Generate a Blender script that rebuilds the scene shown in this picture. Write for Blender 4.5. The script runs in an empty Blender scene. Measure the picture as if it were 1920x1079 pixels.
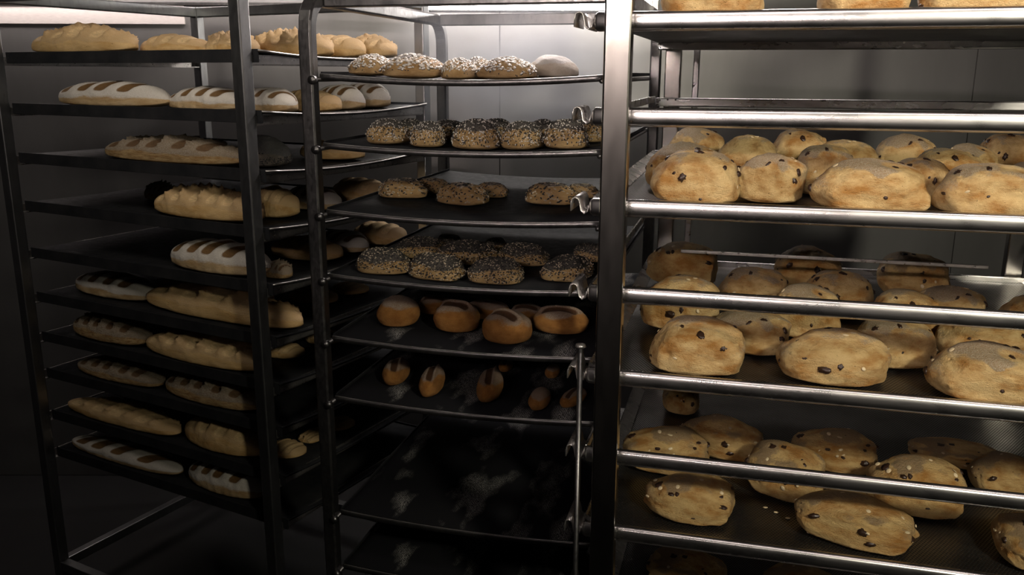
import bpy, bmesh, math, random
import numpy as np
from mathutils import Vector, Matrix, noise

random.seed(7)
C = bpy.context.scene.collection
PI = math.pi
EYE = 1.52                      # camera height above the floor
F, PITCH, ROLL = 1641.5, 0.2399, 0.0036
STEP = 0.128                    # distance between rack levels

# ------------------------------------------------------------------ camera
cam = bpy.data.cameras.new('camera'); co = bpy.data.objects.new('camera', cam); C.objects.link(co)
cam.sensor_width = 36; cam.lens = F / 1920 * 36; cam.clip_start = .02
co.matrix_world = Matrix.Translation((0, 0, EYE)) @ Matrix.Rotation(PI/2 - PITCH, 4, 'X') @ Matrix.Rotation(ROLL, 4, 'Z')
bpy.context.scene.camera = co

def proj(X, Y, Z):
    Z = Z - EYE
    zc = Y*math.cos(PITCH) - Z*math.sin(PITCH); yc = -Z*math.cos(PITCH) - Y*math.sin(PITCH)
    u = F*X/zc; v = F*yc/zc
    return 960+u*math.cos(ROLL)-v*math.sin(ROLL), 539.5+u*math.sin(ROLL)+v*math.cos(ROLL)

def ray(px, py):
    a, b = px-960, py-539.5
    u = a*math.cos(ROLL)+b*math.sin(ROLL); v = -a*math.sin(ROLL)+b*math.cos(ROLL)
    u /= F; v /= F
    return Vector((u, math.cos(PITCH)-v*math.sin(PITCH), -math.sin(PITCH)-v*math.cos(PITCH)))

# ------------------------------------------------------------------ materials
def mat(name):
    m = bpy.data.materials.new(name); m.use_nodes = True
    nt = m.node_tree; b = nt.nodes['Principled BSDF']
    return m, nt, b
def N(nt, t, **k):
    n = nt.nodes.new(t)
    for a, v in k.items():
        if a in n.inputs: n.inputs[a].default_value = v
        else: setattr(n, a, v)
    return n
def noise_tex(nt, scale, detail=4, rough=.6, vec=None):
    n = N(nt, 'ShaderNodeTexNoise'); n.inputs['Scale'].default_value = scale
    n.inputs['Detail'].default_value = detail; n.inputs['Roughness'].default_value = rough
    if vec: nt.links.new(vec, n.inputs['Vector'])
    return n
def ramp(nt, src, stops):
    r = N(nt, 'ShaderNodeValToRGB'); e = r.color_ramp.elements
    while len(e) < len(stops): e.new(.5)
    for q, (p, c) in zip(e, stops):
        q.position = p; q.color = (c, c, c, 1) if not hasattr(c, '__len__') else (*c, 1)
    nt.links.new(src, r.inputs[0]); return r
def mix(nt, fac, a, b, mode='MIX'):
    m = N(nt, 'ShaderNodeMix', data_type='RGBA', blend_type=mode)
    for i, s in ((0, fac), (6, a), (7, b)):
        if hasattr(s, 'links'): nt.links.new(s, m.inputs[i])
        elif i == 0: m.inputs[0].default_value = s
        else: m.inputs[i].default_value = (*s, 1)
    return m.outputs[2]
def bump(nt, b, h, strength=.3, dist=.002, normal=None):
    n = N(nt, 'ShaderNodeBump'); n.inputs['Strength'].default_value = strength; n.inputs['Distance'].default_value = dist
    nt.links.new(h, n.inputs['Height'])
    if normal: nt.links.new(normal, n.inputs['Normal'])
    nt.links.new(n.outputs[0], b.inputs['Normal']); return n.outputs[0]

def steel(name, c0, c1, rough0, rough1, metal=.85, scale=14, stretch=(1, 1, 1), spots=.0):
    m, nt, b = mat(name)
    tc = N(nt, 'ShaderNodeTexCoord'); mp = N(nt, 'ShaderNodeMapping'); mp.inputs['Scale'].default_value = stretch
    nt.links.new(tc.outputs['Object'], mp.inputs[0])
    n1 = noise_tex(nt, scale, 6, .65, mp.outputs[0]); n2 = noise_tex(nt, scale*7, 3, .6, mp.outputs[0])
    r = ramp(nt, n1.outputs[0], [(.35, c0), (.65, c1)])
    col = r.outputs[0]
    if metal == 0.: b.inputs['Specular IOR Level'].default_value = .18; b.inputs['IOR'].default_value = 1.2
    if spots:
        s = ramp(nt, n2.outputs[0], [(.6, 0.), (.7, 1.)])
        mm = N(nt, 'ShaderNodeMath', operation='MULTIPLY'); mm.inputs[1].default_value = spots
        nt.links.new(s.outputs[0], mm.inputs[0])
        col = mix(nt, mm.outputs[0], col, (.05, .04, .03))
    nt.links.new(col, b.inputs['Base Color'])
    rr = ramp(nt, n2.outputs[0], [(.3, rough0), (.7, rough1)]); nt.links.new(rr.outputs[0], b.inputs['Roughness'])
    b.inputs['Metallic'].default_value = metal
    bump(nt, b, n2.outputs[0], .05 if name == 'post_steel' else .15, .0006)
    return m
M_lip = steel('tray_aluminium', (.46, .455, .45), (.64, .625, .61), .24, .32, 1., 5, (.4, 1, 1), .2)
M_post = steel('post_steel', (.38, .36, .33), (.46, .44, .41), .18, .22, 1., 6, (1, 1, .3), .15)
M_dark = steel('worn_dark_steel', (.11, .11, .11), (.20, .195, .19), .28, .45, .95, 22, (1, 1, .5), .3)
M_left = steel('grey_steel_tube', (.30, .31, .31), (.42, .425, .42), .34, .42, 1., 12, (1, 1, .4), .2)
M_sheet = steel('dark_baking_sheet', (.014, .015, .017), (.028, .028, .029), .45, .6, .0, 10, (1, 1, 1), .1)
M_edge = steel('bare_sheet_edge', (.45, .44, .42), (.62, .60, .57), .3, .4, .9, 20)
M_rail = steel('runner_steel', (.40, .39, .37), (.58, .56, .53), .25, .4, .9, 20)

def perforated():
    m, nt, b = mat('perforated_aluminium')
    tc = N(nt, 'ShaderNodeTexCoord'); sp = N(nt, 'ShaderNodeSeparateXYZ'); nt.links.new(tc.outputs['Object'], sp.inputs[0])
    def mth(op, a, c=None):
        n = N(nt, 'ShaderNodeMath', operation=op)
        for i, s in ((0, a), (1, c)):
            if s is None: continue
            if hasattr(s, 'links'): nt.links.new(s, n.inputs[i])
            else: n.inputs[i].default_value = s
        return n.outputs[0]
    k = 1/.0052
    y = mth('MULTIPLY', sp.outputs[1], k/.866); row = mth('FLOOR', y)
    off = mth('MULTIPLY', mth('MODULO', row, 2.), .5)
    x = mth('ADD', mth('MULTIPLY', sp.outputs[0], k), off)
    fx = mth('SUBTRACT', mth('FRACT', x), .5); fy = mth('MULTIPLY', mth('SUBTRACT', mth('FRACT', y), .5), .866)
    d = mth('SQRT', mth('ADD', mth('MULTIPLY', fx, fx), mth('MULTIPLY', fy, fy)))
    hole = ramp(nt, d, [(.25, 1.), (.33, 0.)])
    n1 = noise_tex(nt, 8, 5, .6, tc.outputs['Object'])
    base = ramp(nt, n1.outputs[0], [(.35, (.15, .14, .13)), (.7, (.27, .26, .245))])
    nt.links.new(mix(nt, hole.outputs[0], base.outputs[0], (.012, .012, .013)), b.inputs['Base Color'])
    b.inputs['Metallic'].default_value = 1.
    rg = ramp(nt, hole.outputs[0], [(0, .38), (1, .95)]); nt.links.new(rg.outputs[0], b.inputs['Roughness'])
    inv = mth('SUBTRACT', 1., hole.outputs[0]); bump(nt, b, inv, .6, .001)
    return m
M_perf = perforated()

def floured_sheet():
    m, nt, b = mat('floured_woven_sheet')
    tc = N(nt, 'ShaderNodeTexCoord')
    mp = N(nt, 'ShaderNodeMapping'); mp.inputs['Scale'].default_value = (1, .45, 1); mp.inputs['Rotation'].default_value = (0, 0, .35)
    nt.links.new(tc.outputs['Object'], mp.inputs[0])
    big = noise_tex(nt, 9, 3, .55, mp.outputs[0])
    w = N(nt, 'ShaderNodeTexWave', wave_type='BANDS'); w.inputs['Scale'].default_value = 85; w.inputs['Distortion'].default_value = 2.5
    nt.links.new(tc.outputs['Object'], w.inputs['Vector'])
    fine = noise_tex(nt, 420, 2, .7, tc.outputs['Object'])
    patch = ramp(nt, big.outputs[0], [(.53, 0.), (.64, 1.)])
    sp = ramp(nt, fine.outputs[0], [(.42, 0.), (.6, 1.)])
    mm = N(nt, 'ShaderNodeMath', operation='MULTIPLY'); nt.links.new(patch.outputs[0], mm.inputs[0]); nt.links.new(sp.outputs[0], mm.inputs[1])
    m2 = N(nt, 'ShaderNodeMath', operation='MULTIPLY'); nt.links.new(mm.outputs[0], m2.inputs[0])
    wr = ramp(nt, w.outputs['Color'], [(.2, .35), (.8, 1.)]); nt.links.new(wr.outputs[0], m2.inputs[1])
    nt.links.new(mix(nt, m2.outputs[0], (.014, .014, .016), (.42, .41, .39)), b.inputs['Base Color'])
    b.inputs['Roughness'].default_value = .85; b.inputs['Specular IOR Level'].default_value = .15; b.inputs['IOR'].default_value = 1.2
    bump(nt, b, w.outputs['Color'], .3, .0008)
    return m
M_flour = floured_sheet()

def bread(name, side0, side1, crust, flour, flour_amt, cut=None, bumps=1., fine=260, mott=7):
    """side colours mottle the flanks, 'crust' attribute = baked floured top, 'cut' attribute = scored slash"""
    m, nt, b = mat(name)
    tc = N(nt, 'ShaderNodeTexCoord'); oi = N(nt, 'ShaderNodeObjectInfo')
    vm = N(nt, 'ShaderNodeVectorMath', operation='ADD'); nt.links.new(tc.outputs['Object'], vm.inputs[0])
    sc = N(nt, 'ShaderNodeVectorMath', operation='SCALE'); sc.inputs[3].default_value = 1
    cb = N(nt, 'ShaderNodeCombineXYZ'); 
    rm = N(nt, 'ShaderNodeMath', operation='MULTIPLY'); rm.inputs[1].default_value = 40; nt.links.new(oi.outputs['Random'], rm.inputs[0])
    nt.links.new(rm.outputs[0], cb.inputs[0]); nt.links.new(cb.outputs[0], vm.inputs[1])
    V = vm.outputs[0]
    n1 = noise_tex(nt, mott*.5, 5, .6, V); n2 = noise_tex(nt, fine*.12, 4, .65, V); n3 = noise_tex(nt, fine*.4, 2, .7, V)
    r = ramp(nt, n1.outputs[0], [(.36, side0), (.60, side1)])
    col = r.outputs[0]
    pit = ramp(nt, n2.outputs[0], [(.27, 1.), (.36, 0.)])
    col = mix(nt, pit.outputs[0], col, tuple(c*.35 for c in side0))
    at = N(nt, 'ShaderNodeAttribute', attribute_name='crust')
    ad = N(nt, 'ShaderNodeMath', operation='ADD'); nt.links.new(at.outputs['Fac'], ad.inputs[0])
    wob = N(nt, 'ShaderNodeMath', operation='MULTIPLY_ADD'); wob.inputs[1].default_value = .7; wob.inputs[2].default_value = -.35
    nt.links.new(n2.outputs[0], wob.inputs[0]); nt.links.new(wob.outputs[0], ad.inputs[1])
    cm = ramp(nt, ad.outputs[0], [(.38, 0.), (.66, 1.)])
    fl = ramp(nt, n3.outputs[0], [(.44, 0.), (.6, 1.)])
    fm = N(nt, 'ShaderNodeMath', operation='MULTIPLY'); fm.inputs[1].default_value = flour_amt; nt.links.new(fl.outputs[0], fm.inputs[0])
    top = mix(nt, fm.outputs[0], crust, flour)
    col = mix(nt, cm.outputs[0], col, top)
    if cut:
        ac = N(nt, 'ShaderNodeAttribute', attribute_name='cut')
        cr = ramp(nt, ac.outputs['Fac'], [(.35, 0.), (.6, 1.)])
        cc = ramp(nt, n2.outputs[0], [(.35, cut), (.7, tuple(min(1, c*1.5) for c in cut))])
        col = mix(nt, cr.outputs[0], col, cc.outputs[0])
    nt.links.new(col, b.inputs['Base Color'])
    b.inputs['Roughness'].default_value = .62
    b.inputs['Specular IOR Level'].default_value = .35
    ma = N(nt, 'ShaderNodeMath', operation='MULTIPLY_ADD'); ma.inputs[1].default_value = .7
    nt.links.new(n3.outputs[0], ma.inputs[0]); nt.links.new(n2.outputs[0], ma.inputs[2])
    bump(nt, b, ma.outputs[0], .75*bumps, .007)
    return m
B_raisin = bread('raisin_bread_crust', (.44, .215, .055), (.74, .53, .245), (.34, .225, .11), (.60, .53, .41), .75)
B_raisin2 = bread('raisin_bread_crust_deep', (.40, .19, .045), (.68, .47, .20), (.31, .20, .09), (.50, .42, .31), .35)
B_seed = bread('seeded_roll_crust', (.42, .25, .10), (.60, .40, .19), (.20, .17, .14), (.45, .42, .38), .4)
B_poppyroll = bread('poppy_roll_crust', (.40, .25, .10), (.56, .38, .18), (.085, .075, .065), (.30, .28, .24), .35)
B_pale = bread('floured_roll_crust', (.66, .56, .44), (.78, .70, .58), (.76, .72, .66), (.88, .85, .80), .9)
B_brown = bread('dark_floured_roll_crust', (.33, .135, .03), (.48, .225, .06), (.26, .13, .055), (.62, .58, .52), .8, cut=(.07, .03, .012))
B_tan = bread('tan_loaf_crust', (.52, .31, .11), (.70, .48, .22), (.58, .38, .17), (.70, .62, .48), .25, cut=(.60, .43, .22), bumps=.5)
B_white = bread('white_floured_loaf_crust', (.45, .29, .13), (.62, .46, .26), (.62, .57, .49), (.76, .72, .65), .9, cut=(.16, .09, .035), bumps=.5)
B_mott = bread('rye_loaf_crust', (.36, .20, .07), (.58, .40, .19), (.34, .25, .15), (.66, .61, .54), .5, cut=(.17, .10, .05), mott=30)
B_poppy = bread('poppy_loaf_crust', (.14, .12, .10), (.24, .21, .17), (.10, .10, .10), (.28, .27, .25), .6)

def plain(name, c, rough=.6, metal=0.):
    m, nt, b = mat(name)
    n = noise_tex(nt, 60, 3); r = ramp(nt, n.outputs[0], [(.3, tuple(x*.75 for x in c)), (.7, c)])
    nt.links.new(r.outputs[0], b.inputs['Base Color']); b.inputs['Roughness'].default_value = rough; b.inputs['Metallic'].default_value = metal
    return m
M_raisin = plain('raisin_skin', (.035, .017, .01), .4)
M_oat = plain('oat_flake', (.72, .58, .36), .6)
M_seed_d = plain('dark_seed', (.035, .033, .032), .45)
M_seed_l = plain('light_seed', (.62, .52, .38), .5)
M_flake = plain('pale_flake', (.74, .69, .62), .55)

# ------------------------------------------------------------------ object helpers
def link(name, me, m=None, parent=None, smooth=True):
    o = bpy.data.objects.new(name, me); C.objects.link(o)
    if m:
        ms = m if isinstance(m, (list, tuple)) else [m]
        for x in ms: me.materials.append(x)
    if parent: o.parent = parent
    if smooth: me.shade_smooth()
    return o
def from_bm(name, bm, m, parent=None, smooth=False, bevel=0):
    me = bpy.data.meshes.new(name); bmesh.ops.recalc_face_normals(bm, faces=bm.faces); bm.to_mesh(me); bm.free()
    o = link(name, me, m, parent, smooth)
    if bevel:
        b = o.modifiers.new('bevel', 'BEVEL'); b.width = bevel; b.segments = 2; b.limit_method = 'ANGLE'
    return o
def box(bm, lo, hi):
    vs = [bm.verts.new((x, y, z)) for x in (lo[0], hi[0]) for y in (lo[1], hi[1]) for z in (lo[2], hi[2])]
    for f in ((0,1,3,2), (4,6,7,5), (0,4,5,1), (2,3,7,6), (0,2,6,4), (1,5,7,3)): bm.faces.new([vs[i] for i in f])
def sweep(bm, pts, sec, closed=True):
    """pts: path points; sec: list of rings (lists of offsets) or one ring; offsets already 3-D"""
    rings = []
    for i, p in enumerate(pts):
        s = sec[i] if isinstance(sec[0][0], (list, tuple)) and isinstance(sec[0][0][0], (list, tuple, float)) and isinstance(sec[0][0][0], (list, tuple)) else sec
        rings.append([bm.verts.new((p[0]+q[0], p[1]+q[1], p[2]+q[2])) for q in s])
    n = len(rings[0])
    for a, b in zip(rings, rings[1:]):
        for i in range(n if closed else n-1):
            j = (i+1) % n; bm.faces.new((a[i], a[j], b[j], b[i]))
    if closed:
        bm.faces.new(rings[0][::-1]); bm.faces.new(rings[-1])
def tube(bm, pts, r, n=10, square=False):
    pts = [Vector(p) for p in pts]; rings = []
    up = Vector((0, 0, 1))
    for i, p in enumerate(pts):
        d = (pts[min(i+1, len(pts)-1)] - pts[max(i-1, 0)]).normalized()
        a = d.cross(Vector((1, 0, 0)) if abs(d.x) < .9 else Vector((0, 1, 0))).normalized(); b = d.cross(a)
        if square:
            rr = r*1.414; ang = [PI/4 + k*PI/2 for k in range(4)]
            c = r*.25; ring = []
            for sx, sy in ((1, 1), (-1, 1), (-1, -1), (1, -1)):
                for dx, dy in (((0, -c), (-c, 0)) if sx*sy > 0 else ((-c, 0), (0, -c))):
                    ring.append(p + a*(sx*(r+dx)) + b*(sy*(r+dy)))
            rings.append([bm.verts.new(q) for q in ring])
        else:
            rings.append([bm.verts.new(p + a*math.cos(2*PI*k/n)*r + b*math.sin(2*PI*k/n)*r) for k in range(n)])
    n = len(rings[0])
    for a, b in zip(rings, rings[1:]):
        for i in range(n):
            j = (i+1) % n; bm.faces.new((a[i], a[j], b[j], b[i]))
    bm.faces.new(rings[0][::-1]); bm.faces.new(rings[-1])
def empty(name, loc, rz, label, cat, group=None):
    o = bpy.data.objects.new(name, None); C.objects.link(o); o.location = loc; o.rotation_euler = (0, 0, rz); o.empty_display_size = .05
    tag(o, label, cat, group); return o
def tag(o, label, cat, group=None, kind=None):
    o['label'] = label; o['category'] = cat
    if group: o['group'] = group
    if kind: o['kind'] = kind
def structure(name, bm, m, smooth=False):
    o = from_bm(name, bm, m, None, smooth); o['kind'] = 'structure'; return o

# ------------------------------------------------------------------ racks (local frame: u along the front, v to the back)
class Rack:
    def __init__(s, x, y, yaw, z0, w, d):
        s.x, s.y, s.yaw, s.z0, s.w, s.d = x, y, yaw, z0+EYE, w, d
        s.fx = Vector((math.cos(yaw), -math.sin(yaw), 0)); s.sd = Vector((math.sin(yaw), math.cos(yaw), 0)); s.o = Vector((x, y, 0))
    def P(s, u, v, z): return s.o + s.fx*u + s.sd*v + Vector((0, 0, z))
    def uv(s, P): q = P - s.o; return q.dot(s.fx), q.dot(s.sd)
RR = Rack(.1285, 1.2421, .2582, .0829, .80, .8634)
RM = Rack(-.3904, 1.6914, .2521, -.0018, .635, .7515)
RL = Rack(-1.3351, 2.3493, .496, .0489, .8932, .6342)

def lip_profile():      # (v, z) of the rolled front edge
    pts = [(.030, -.012), (.016, -.003), (.009, 0.), (.0065, -.0004), (.004, -.0014), (.0022, -.003), (.0011, -.005)]
    pts += [(.0004, -.010), (.0002, -.0145), (.0006, -.0185), (.0022, -.0225), (.0055, -.0252), (.010, -.0262), (.018, -.0262)]
    pts += [(.018, -.023), (.012, -.021), (.016, -.014), (.024, -.016), (.032, -.014)]
    return pts

def front_lip(parent, u0, u1, mname='front_lip', vflip=None, mt=M_lip):
    bm = bmesh.new(); prof = lip_profile(); rings = []
    us = [(u0-.0, .55), (u0+.002, .8), (u0+.006, 1.)] + [(u0+(u1-u0)*k/12, 1.) for k in range(1, 12)] + [(u1-.006, 1.), (u1-.002, .8), (u1, .55)]
    for u, s in us:
        r = []
        for v, z in prof:
            vv = .014+(v-.014)*s; zz = -.014+(z+.014)*s
            if vflip is not None: vv = vflip-vv
            r.append(bm.verts.new((u, vv, zz)))
        rings.append(r)
    n = len(prof)
    for a, b in zip(rings, rings[1:]):
        for i in range(n):
            j = (i+1) % n; bm.faces.new((a[i], a[j], b[j], b[i]))
    bm.faces.new(rings[0]); bm.faces.new(rings[-1][::-1])
    return from_bm(mname, bm, mt, parent, True)

def runner(bm, u, z, v0, v1, sgn=1):    # profiled sheet rail: hook shape when seen from the front
    pr = [(.000, -.010), (-.002, -.020), (-.006, -.0225), (-.010, -.019), (-.0125, -.006), (-.015, -.001), (-.020, .0005), (-.0245, -.002), (-.0265, -.009), (-.0265, -.020)]
    t = .0016
    ring = [(a*sgn, b) for a, b in pr]
    nrm = []
    for i in range(len(ring)):
        p, q = ring[max(i-1, 0)], ring[min(i+1, len(ring)-1)]
        dx, dz = q[0]-p[0], q[1]-p[1]; l = math.hypot(dx, dz) or 1; nrm.append((-dz/l*t, dx/l*t))
    full = ring + [(a+n[0], b+n[1]) for (a, b), n in reversed(list(zip(ring, nrm)))]
    A = [bm.verts.new((u+a, v0, z+b)) for a, b in full]; B = [bm.verts.new((u+a, v1, z+b)) for a, b in full]
    n = len(full)
    for i in range(n):
        j = (i+1) % n; bm.faces.new((A[i], A[j], B[j], B[i]))
    m = len(ring)
    for i in range(m-1):
        bm.faces.new((A[i], A[n-1-i], A[n-2-i], A[i+1])); bm.faces.new((B[i], B[i+1], B[n-2-i], B[n-1-i]))

def grid_sheet(u0, u1, v0, v1, f, nu=24, nv=16, t=.002):
    bm = bmesh.new(); T = []; Bt = []
    for j in range(nv+1):
        a, b = [], []
        for i in range(nu+1):
            u = u0+(u1-u0)*i/nu; v = v0+(v1-v0)*j/nv; z = f(u, v)
            a.append(bm.verts.new((u, v, z))); b.append(bm.verts.new((u, v, z-t)))
        T.append(a); Bt.append(b)
    for j in range(nv):
        for i in range(nu):
            bm.faces.new((T[j][i], T[j][i+1], T[j+1][i+1], T[j+1][i])); bm.faces.new((Bt[j][i], Bt[j+1][i], Bt[j+1][i+1], Bt[j][i+1]))
    for i in range(nu):
        bm.faces.new((T[0][i], Bt[0][i], Bt[0][i+1], T[0][i+1])); bm.faces.new((T[nv][i], T[nv][i+1], Bt[nv][i+1], Bt[nv][i]))
    for j in range(nv):
        bm.faces.new((T[j][0], T[j+1][0], Bt[j+1][0], Bt[j][0])); bm.faces.new((T[j][nu], Bt[j][nu], Bt[j+1][nu], T[j+1][nu]))
    return bm

# ---- right rack
def rack_root(R, name, label):
    return empty(name, R.P(0, 0, 0), -R.yaw, label, 'rack')
rr = rack_root(RR, 'bakery_rack', 'nearest steel rack trolley at right, holding large raisin loaves on perforated trays')
ztop = EYE+.36
def add_box(name, lo, hi, m, parent, bevel=.0025):
    bm = bmesh.new(); box(bm, lo, hi); return from_bm(name, bm, m, parent, False, bevel)
for u in (0, .763):
    add_box('post', (u, -.030, .06), (u+.037, -.003, ztop), M_post, rr, .003)
    add_box('post', (u+.0, .870, .06), (u+.037, .897, ztop), M_post, rr, .003)
for z in (ztop-.03, .09):
    add_box('cross_bar', (.037, -.028, z-.03), (.763, -.005, z), M_post, rr)
    add_box('cross_bar', (.037, .872, z-.03), (.763, .895, z), M_post, rr)
    for u in (.004, .767): add_box('side_bar', (u, -.003, z-.029), (u+.026, .870, z-.001), M_post, rr)
add_box('back_frame', (.062, .898, .10), (.077, .912, EYE+.125), M_lip, rr)
for (u, v) in ((.02, -.016), (.78, -.016), (.02, .884), (.78, .884)):
    bm = bmesh.new(); bmesh.ops.create_cone(bm, cap_ends=True, segments=20, radius1=.035, radius2=.035, depth=.022, matrix=Matrix.Translation((u, v, .0355))@Matrix.Rotation(PI/2, 4, 'Y')); from_bm('caster', bm, M_dark, rr, True)
for k in range(0, 11):
    z = RR.z0 - STEP*k
    for u, s in ((-.021, 1), (.821, -1)):
        bm = bmesh.new(); runner(bm, u, z, .004, .075, s); from_bm('runner', bm, M_rail, rr, True)
# stop rod with flat head beside the lower left runners
bm = bmesh.new(); tube(bm, [(-.026, -.004, .12), (-.026, -.004, EYE-.395)], .0042, 10)
o = from_bm('stop_rod', bm, M_dark, rr, True)
bm = bmesh.new(); bmesh.ops.create_cone(bm, cap_ends=True, segments=16, radius1=.0085, radius2=.007, depth=.004, matrix=Matrix.Translation((-.026, -.004, EYE-.393)))
from_bm('rod_head', bm, M_rail, o, True)
Z_DECK = -.012
ORD = ['top', 'second', 'third', 'fourth', 'fifth', 'sixth', 'seventh', 'eighth', 'ninth', 'tenth']
def right_tray(k, nth):
    t = empty('perforated_tray', RR.P(0, 0, RR.z0-STEP*k), -RR.yaw, f'silvery perforated tray with rolled front lip, {nth} on the right rack', 'tray', 'perforated trays on the right rack')
    U0, U1, V1 = -.020, .820, .855
    front_lip(t, U0, U1)
    from_bm('perforated_sheet', grid_sheet(U0+.006, U1-.006, .024, V1-.010, lambda u, v: Z_DECK-.0005, 4, 4, .0015), M_perf, t)
    for nm, s in (('side_rim', 1), ('side_rim', -1)):
        bm = bmesh.new()
        pr = [(.000, -.010), (.001, -.002), (.003, 0), (.006, -.002), (.026, Z_DECK+.001), (.026, Z_DECK-.0005), (.004, -.010)]
        ub = U0 if s > 0 else U1
        A = [bm.verts.new((ub+s*a, .030, b)) for a, b in pr]; B = [bm.verts.new((ub+s*a, V1-.002, b)) for a, b in pr]
        for i in range(len(pr)):
            j = (i+1) % len(pr); bm.faces.new((A[i], A[j], B[j], B[i]))
        bm.faces.new(A); bm.faces.new(B[::-1]); from_bm(nm, bm, M_lip, t)
    bm = bmesh.new(); box(bm, (U0+.004, V1-.008, -.030), (U1-.004, V1, 0)); from_bm('back_lip', bm, M_lip, t, False, .003)
    return t
def right_frame(k, nth, back=True, mid=False):
    t = empty('open_tray_frame', RR.P(0, 0, RR.z0-STEP*k), -RR.yaw, f'open steel tray frame without a sheet, {nth}', 'tray frame', 'open frames on the right rack')
    U0, U1, V1 = -.020, .820, .855
    front_lip(t, U0, U1)
    for u in (U0, U1-.004): add_box('side_rim', (u, .020, -.018), (u+.004, V1-.006, -.004), M_lip, t, .001)
    if back: 
        bb = add_box('back_lip', (U0+.004, V1-.008, -.028), (U1-.004, V1, -.008), M_lip, t, .003)
        for uu in (.012, .030):
            bm = bmesh.new(); bmesh.ops.create_cone(bm, cap_ends=True, segments=12, radius1=.0022, radius2=.0022, depth=.002, matrix=Matrix.Translation((uu, V1-.0085, -.012))@Matrix.Rotation(PI/2, 4, 'X')); from_bm('rivet', bm, M_seed_d, bb, True)
    if mid: add_box('mid_bar', (.09, .36, -.016), (.60, .366, -.010), M_rail, t, .001)
    return t
right_tray(0, 'highest'); right_tray(2, 'second from the top'); right_tray(4, 'third from the top'); right_tray(6, 'fourth from the top'); right_tray(8, 'lowest in view')
right_frame(1, 'just under the highest tray of the right rack'); right_frame(3, 'hanging in front of the second gap', True, True); right_frame(5, 'just above the fourth tray of the right rack')

# ---- centre rack (bent tube sides)
mr = rack_root(RM, 'tube_rack', 'dark rack of bent square tube in the middle, holding small seeded rolls')
ZT = EYE+.150; r = .0135
def side_frame(u):
    pts = [(u, -.006, .06)] + [(u, -.006, ZT-.075)]
    for a in range(0, 91, 15):
        t_ = math.radians(a); pts.append((u, -.006+.06*(1-math.cos(t_)), ZT-.075+.06*math.sin(t_)))
    pts.append((u, .70, ZT-.015))
    for a in range(15, 91, 15):
        t_ = math.radians(a); pts.append((u, .70+.06*math.sin(t_), ZT-.075+.06*math.cos(t_)))
    pts.append((u, .76, .06))
    bm = bmesh.new(); tube(bm, pts, r, 12, True); from_bm('side_frame', bm, M_dark, mr, False, .002)
side_frame(.012); side_frame(.580)
for v in (.050, .715): add_box('cross_bar', (.026, v-.012, ZT-.030), (.567, v+.012, ZT-.002), M_dark, mr)
add_box('cross_bar', (.026, .748, .10), (.567, .772, .13), M_dark, mr)
for (u, v) in ((.012, -.006), (.580, -.006), (.012, .76), (.580, .76)):
    bm = bmesh.new(); bmesh.ops.create_cone(bm, cap_ends=True, segments=20, radius1=.035, radius2=.035, depth=.022, matrix=Matrix.Translation((u, v, .0355))@Matrix.Rotation(PI/2, 4, 'Y')); from_bm('caster', bm, M_dark, mr, True)
for k in (0, 1, 2, 3, 4, 5, 7, 8):
    z = RM.z0 - STEP*k - .010
    for u in (.028, .564):
        bm = bmesh.new(); tube(bm, [(u, -.018, z), (u, .755, z)], .0045, 10); from_bm('support_rod', bm, M_dark, mr, True)
        if u < .1:
            bm = bmesh.new(); tube(bm, [(u-.002, -.026, z-.001), (u-.002, -.016, z-.001)], .008, 12); from_bm('rod_cap', bm, M_dark, mr, True)
MU0, MU1, MV1 = .030, .568, .745
def sag_m(u, v):
    t = (u-MU0)/(MU1-MU0); return -.0105*4*t*(1-t)
def mid_tray(k, floury=False):
    adj = ['holding the highest rolls', 'second from the top', 'third from the top', 'fourth from the top', 'fifth from the top, with brown floured rolls', 'sixth from the top, with small slashed rolls', '', 'empty but for flour marks, second lowest', 'bare and floury, lowest in view'][k]
    t = empty('baking_sheet', RM.P(0, 0, RM.z0-STEP*k), -RM.yaw, f'dark sagging baking sheet on the middle rack, {adj}', 'tray', 'baking sheets on the middle rack')
    from_bm('sheet', grid_sheet(MU0, MU1, .006, MV1, lambda u, v: sag_m(u, v)-.001, 24, 6, .0015), M_flour if floury else M_sheet, t, True)
    bm = bmesh.new(); ring = []
    n = 24
    for i in range(n+1):
        u = MU0+(MU1-MU0)*i/n; z = sag_m(u, 0)
        ring.append([bm.verts.new((u, .006, z)), bm.verts.new((u, .0015, z+.0003)), bm.verts.new((u, 0, z-.0015)), bm.verts.new((u, .0005, z-.010)), bm.verts.new((u, .003, z-.0105)), bm.verts.new((u, .0045, z-.003))])
    for a, b in zip(ring, ring[1:]):
        for i in range(6): bm.faces.new((a[i], a[(i+1) % 6], b[(i+1) % 6], b[i]))
    bm.faces.new(ring[0]); bm.faces.new(ring[-1][::-1])
    from_bm('front_edge', bm, M_dark, t, True)
    bm = bmesh.new(); tube(bm, [(MU0+(MU1-MU0)*i/n, .002, sag_m(MU0+(MU1-MU0)*i/n, 0)+.0002) for i in range(n+1)], .0009, 6); from_bm('rim_wire', bm, M_edge, t, True)
    bm = bmesh.new(); box(bm, (MU0, .006, -.002), (MU0+.003, MV1, .004)); from_bm('side_rim', bm, M_sheet, t)
    bm = bmesh.new(); box(bm, (MU1-.003, .006, -.002), (MU1, MV1, .004)); from_bm('side_rim', bm, M_sheet, t)
for k in (0, 1, 2, 3): mid_tray(k)
for k in (4, 5, 7, 8): mid_tray(k, True)

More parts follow.
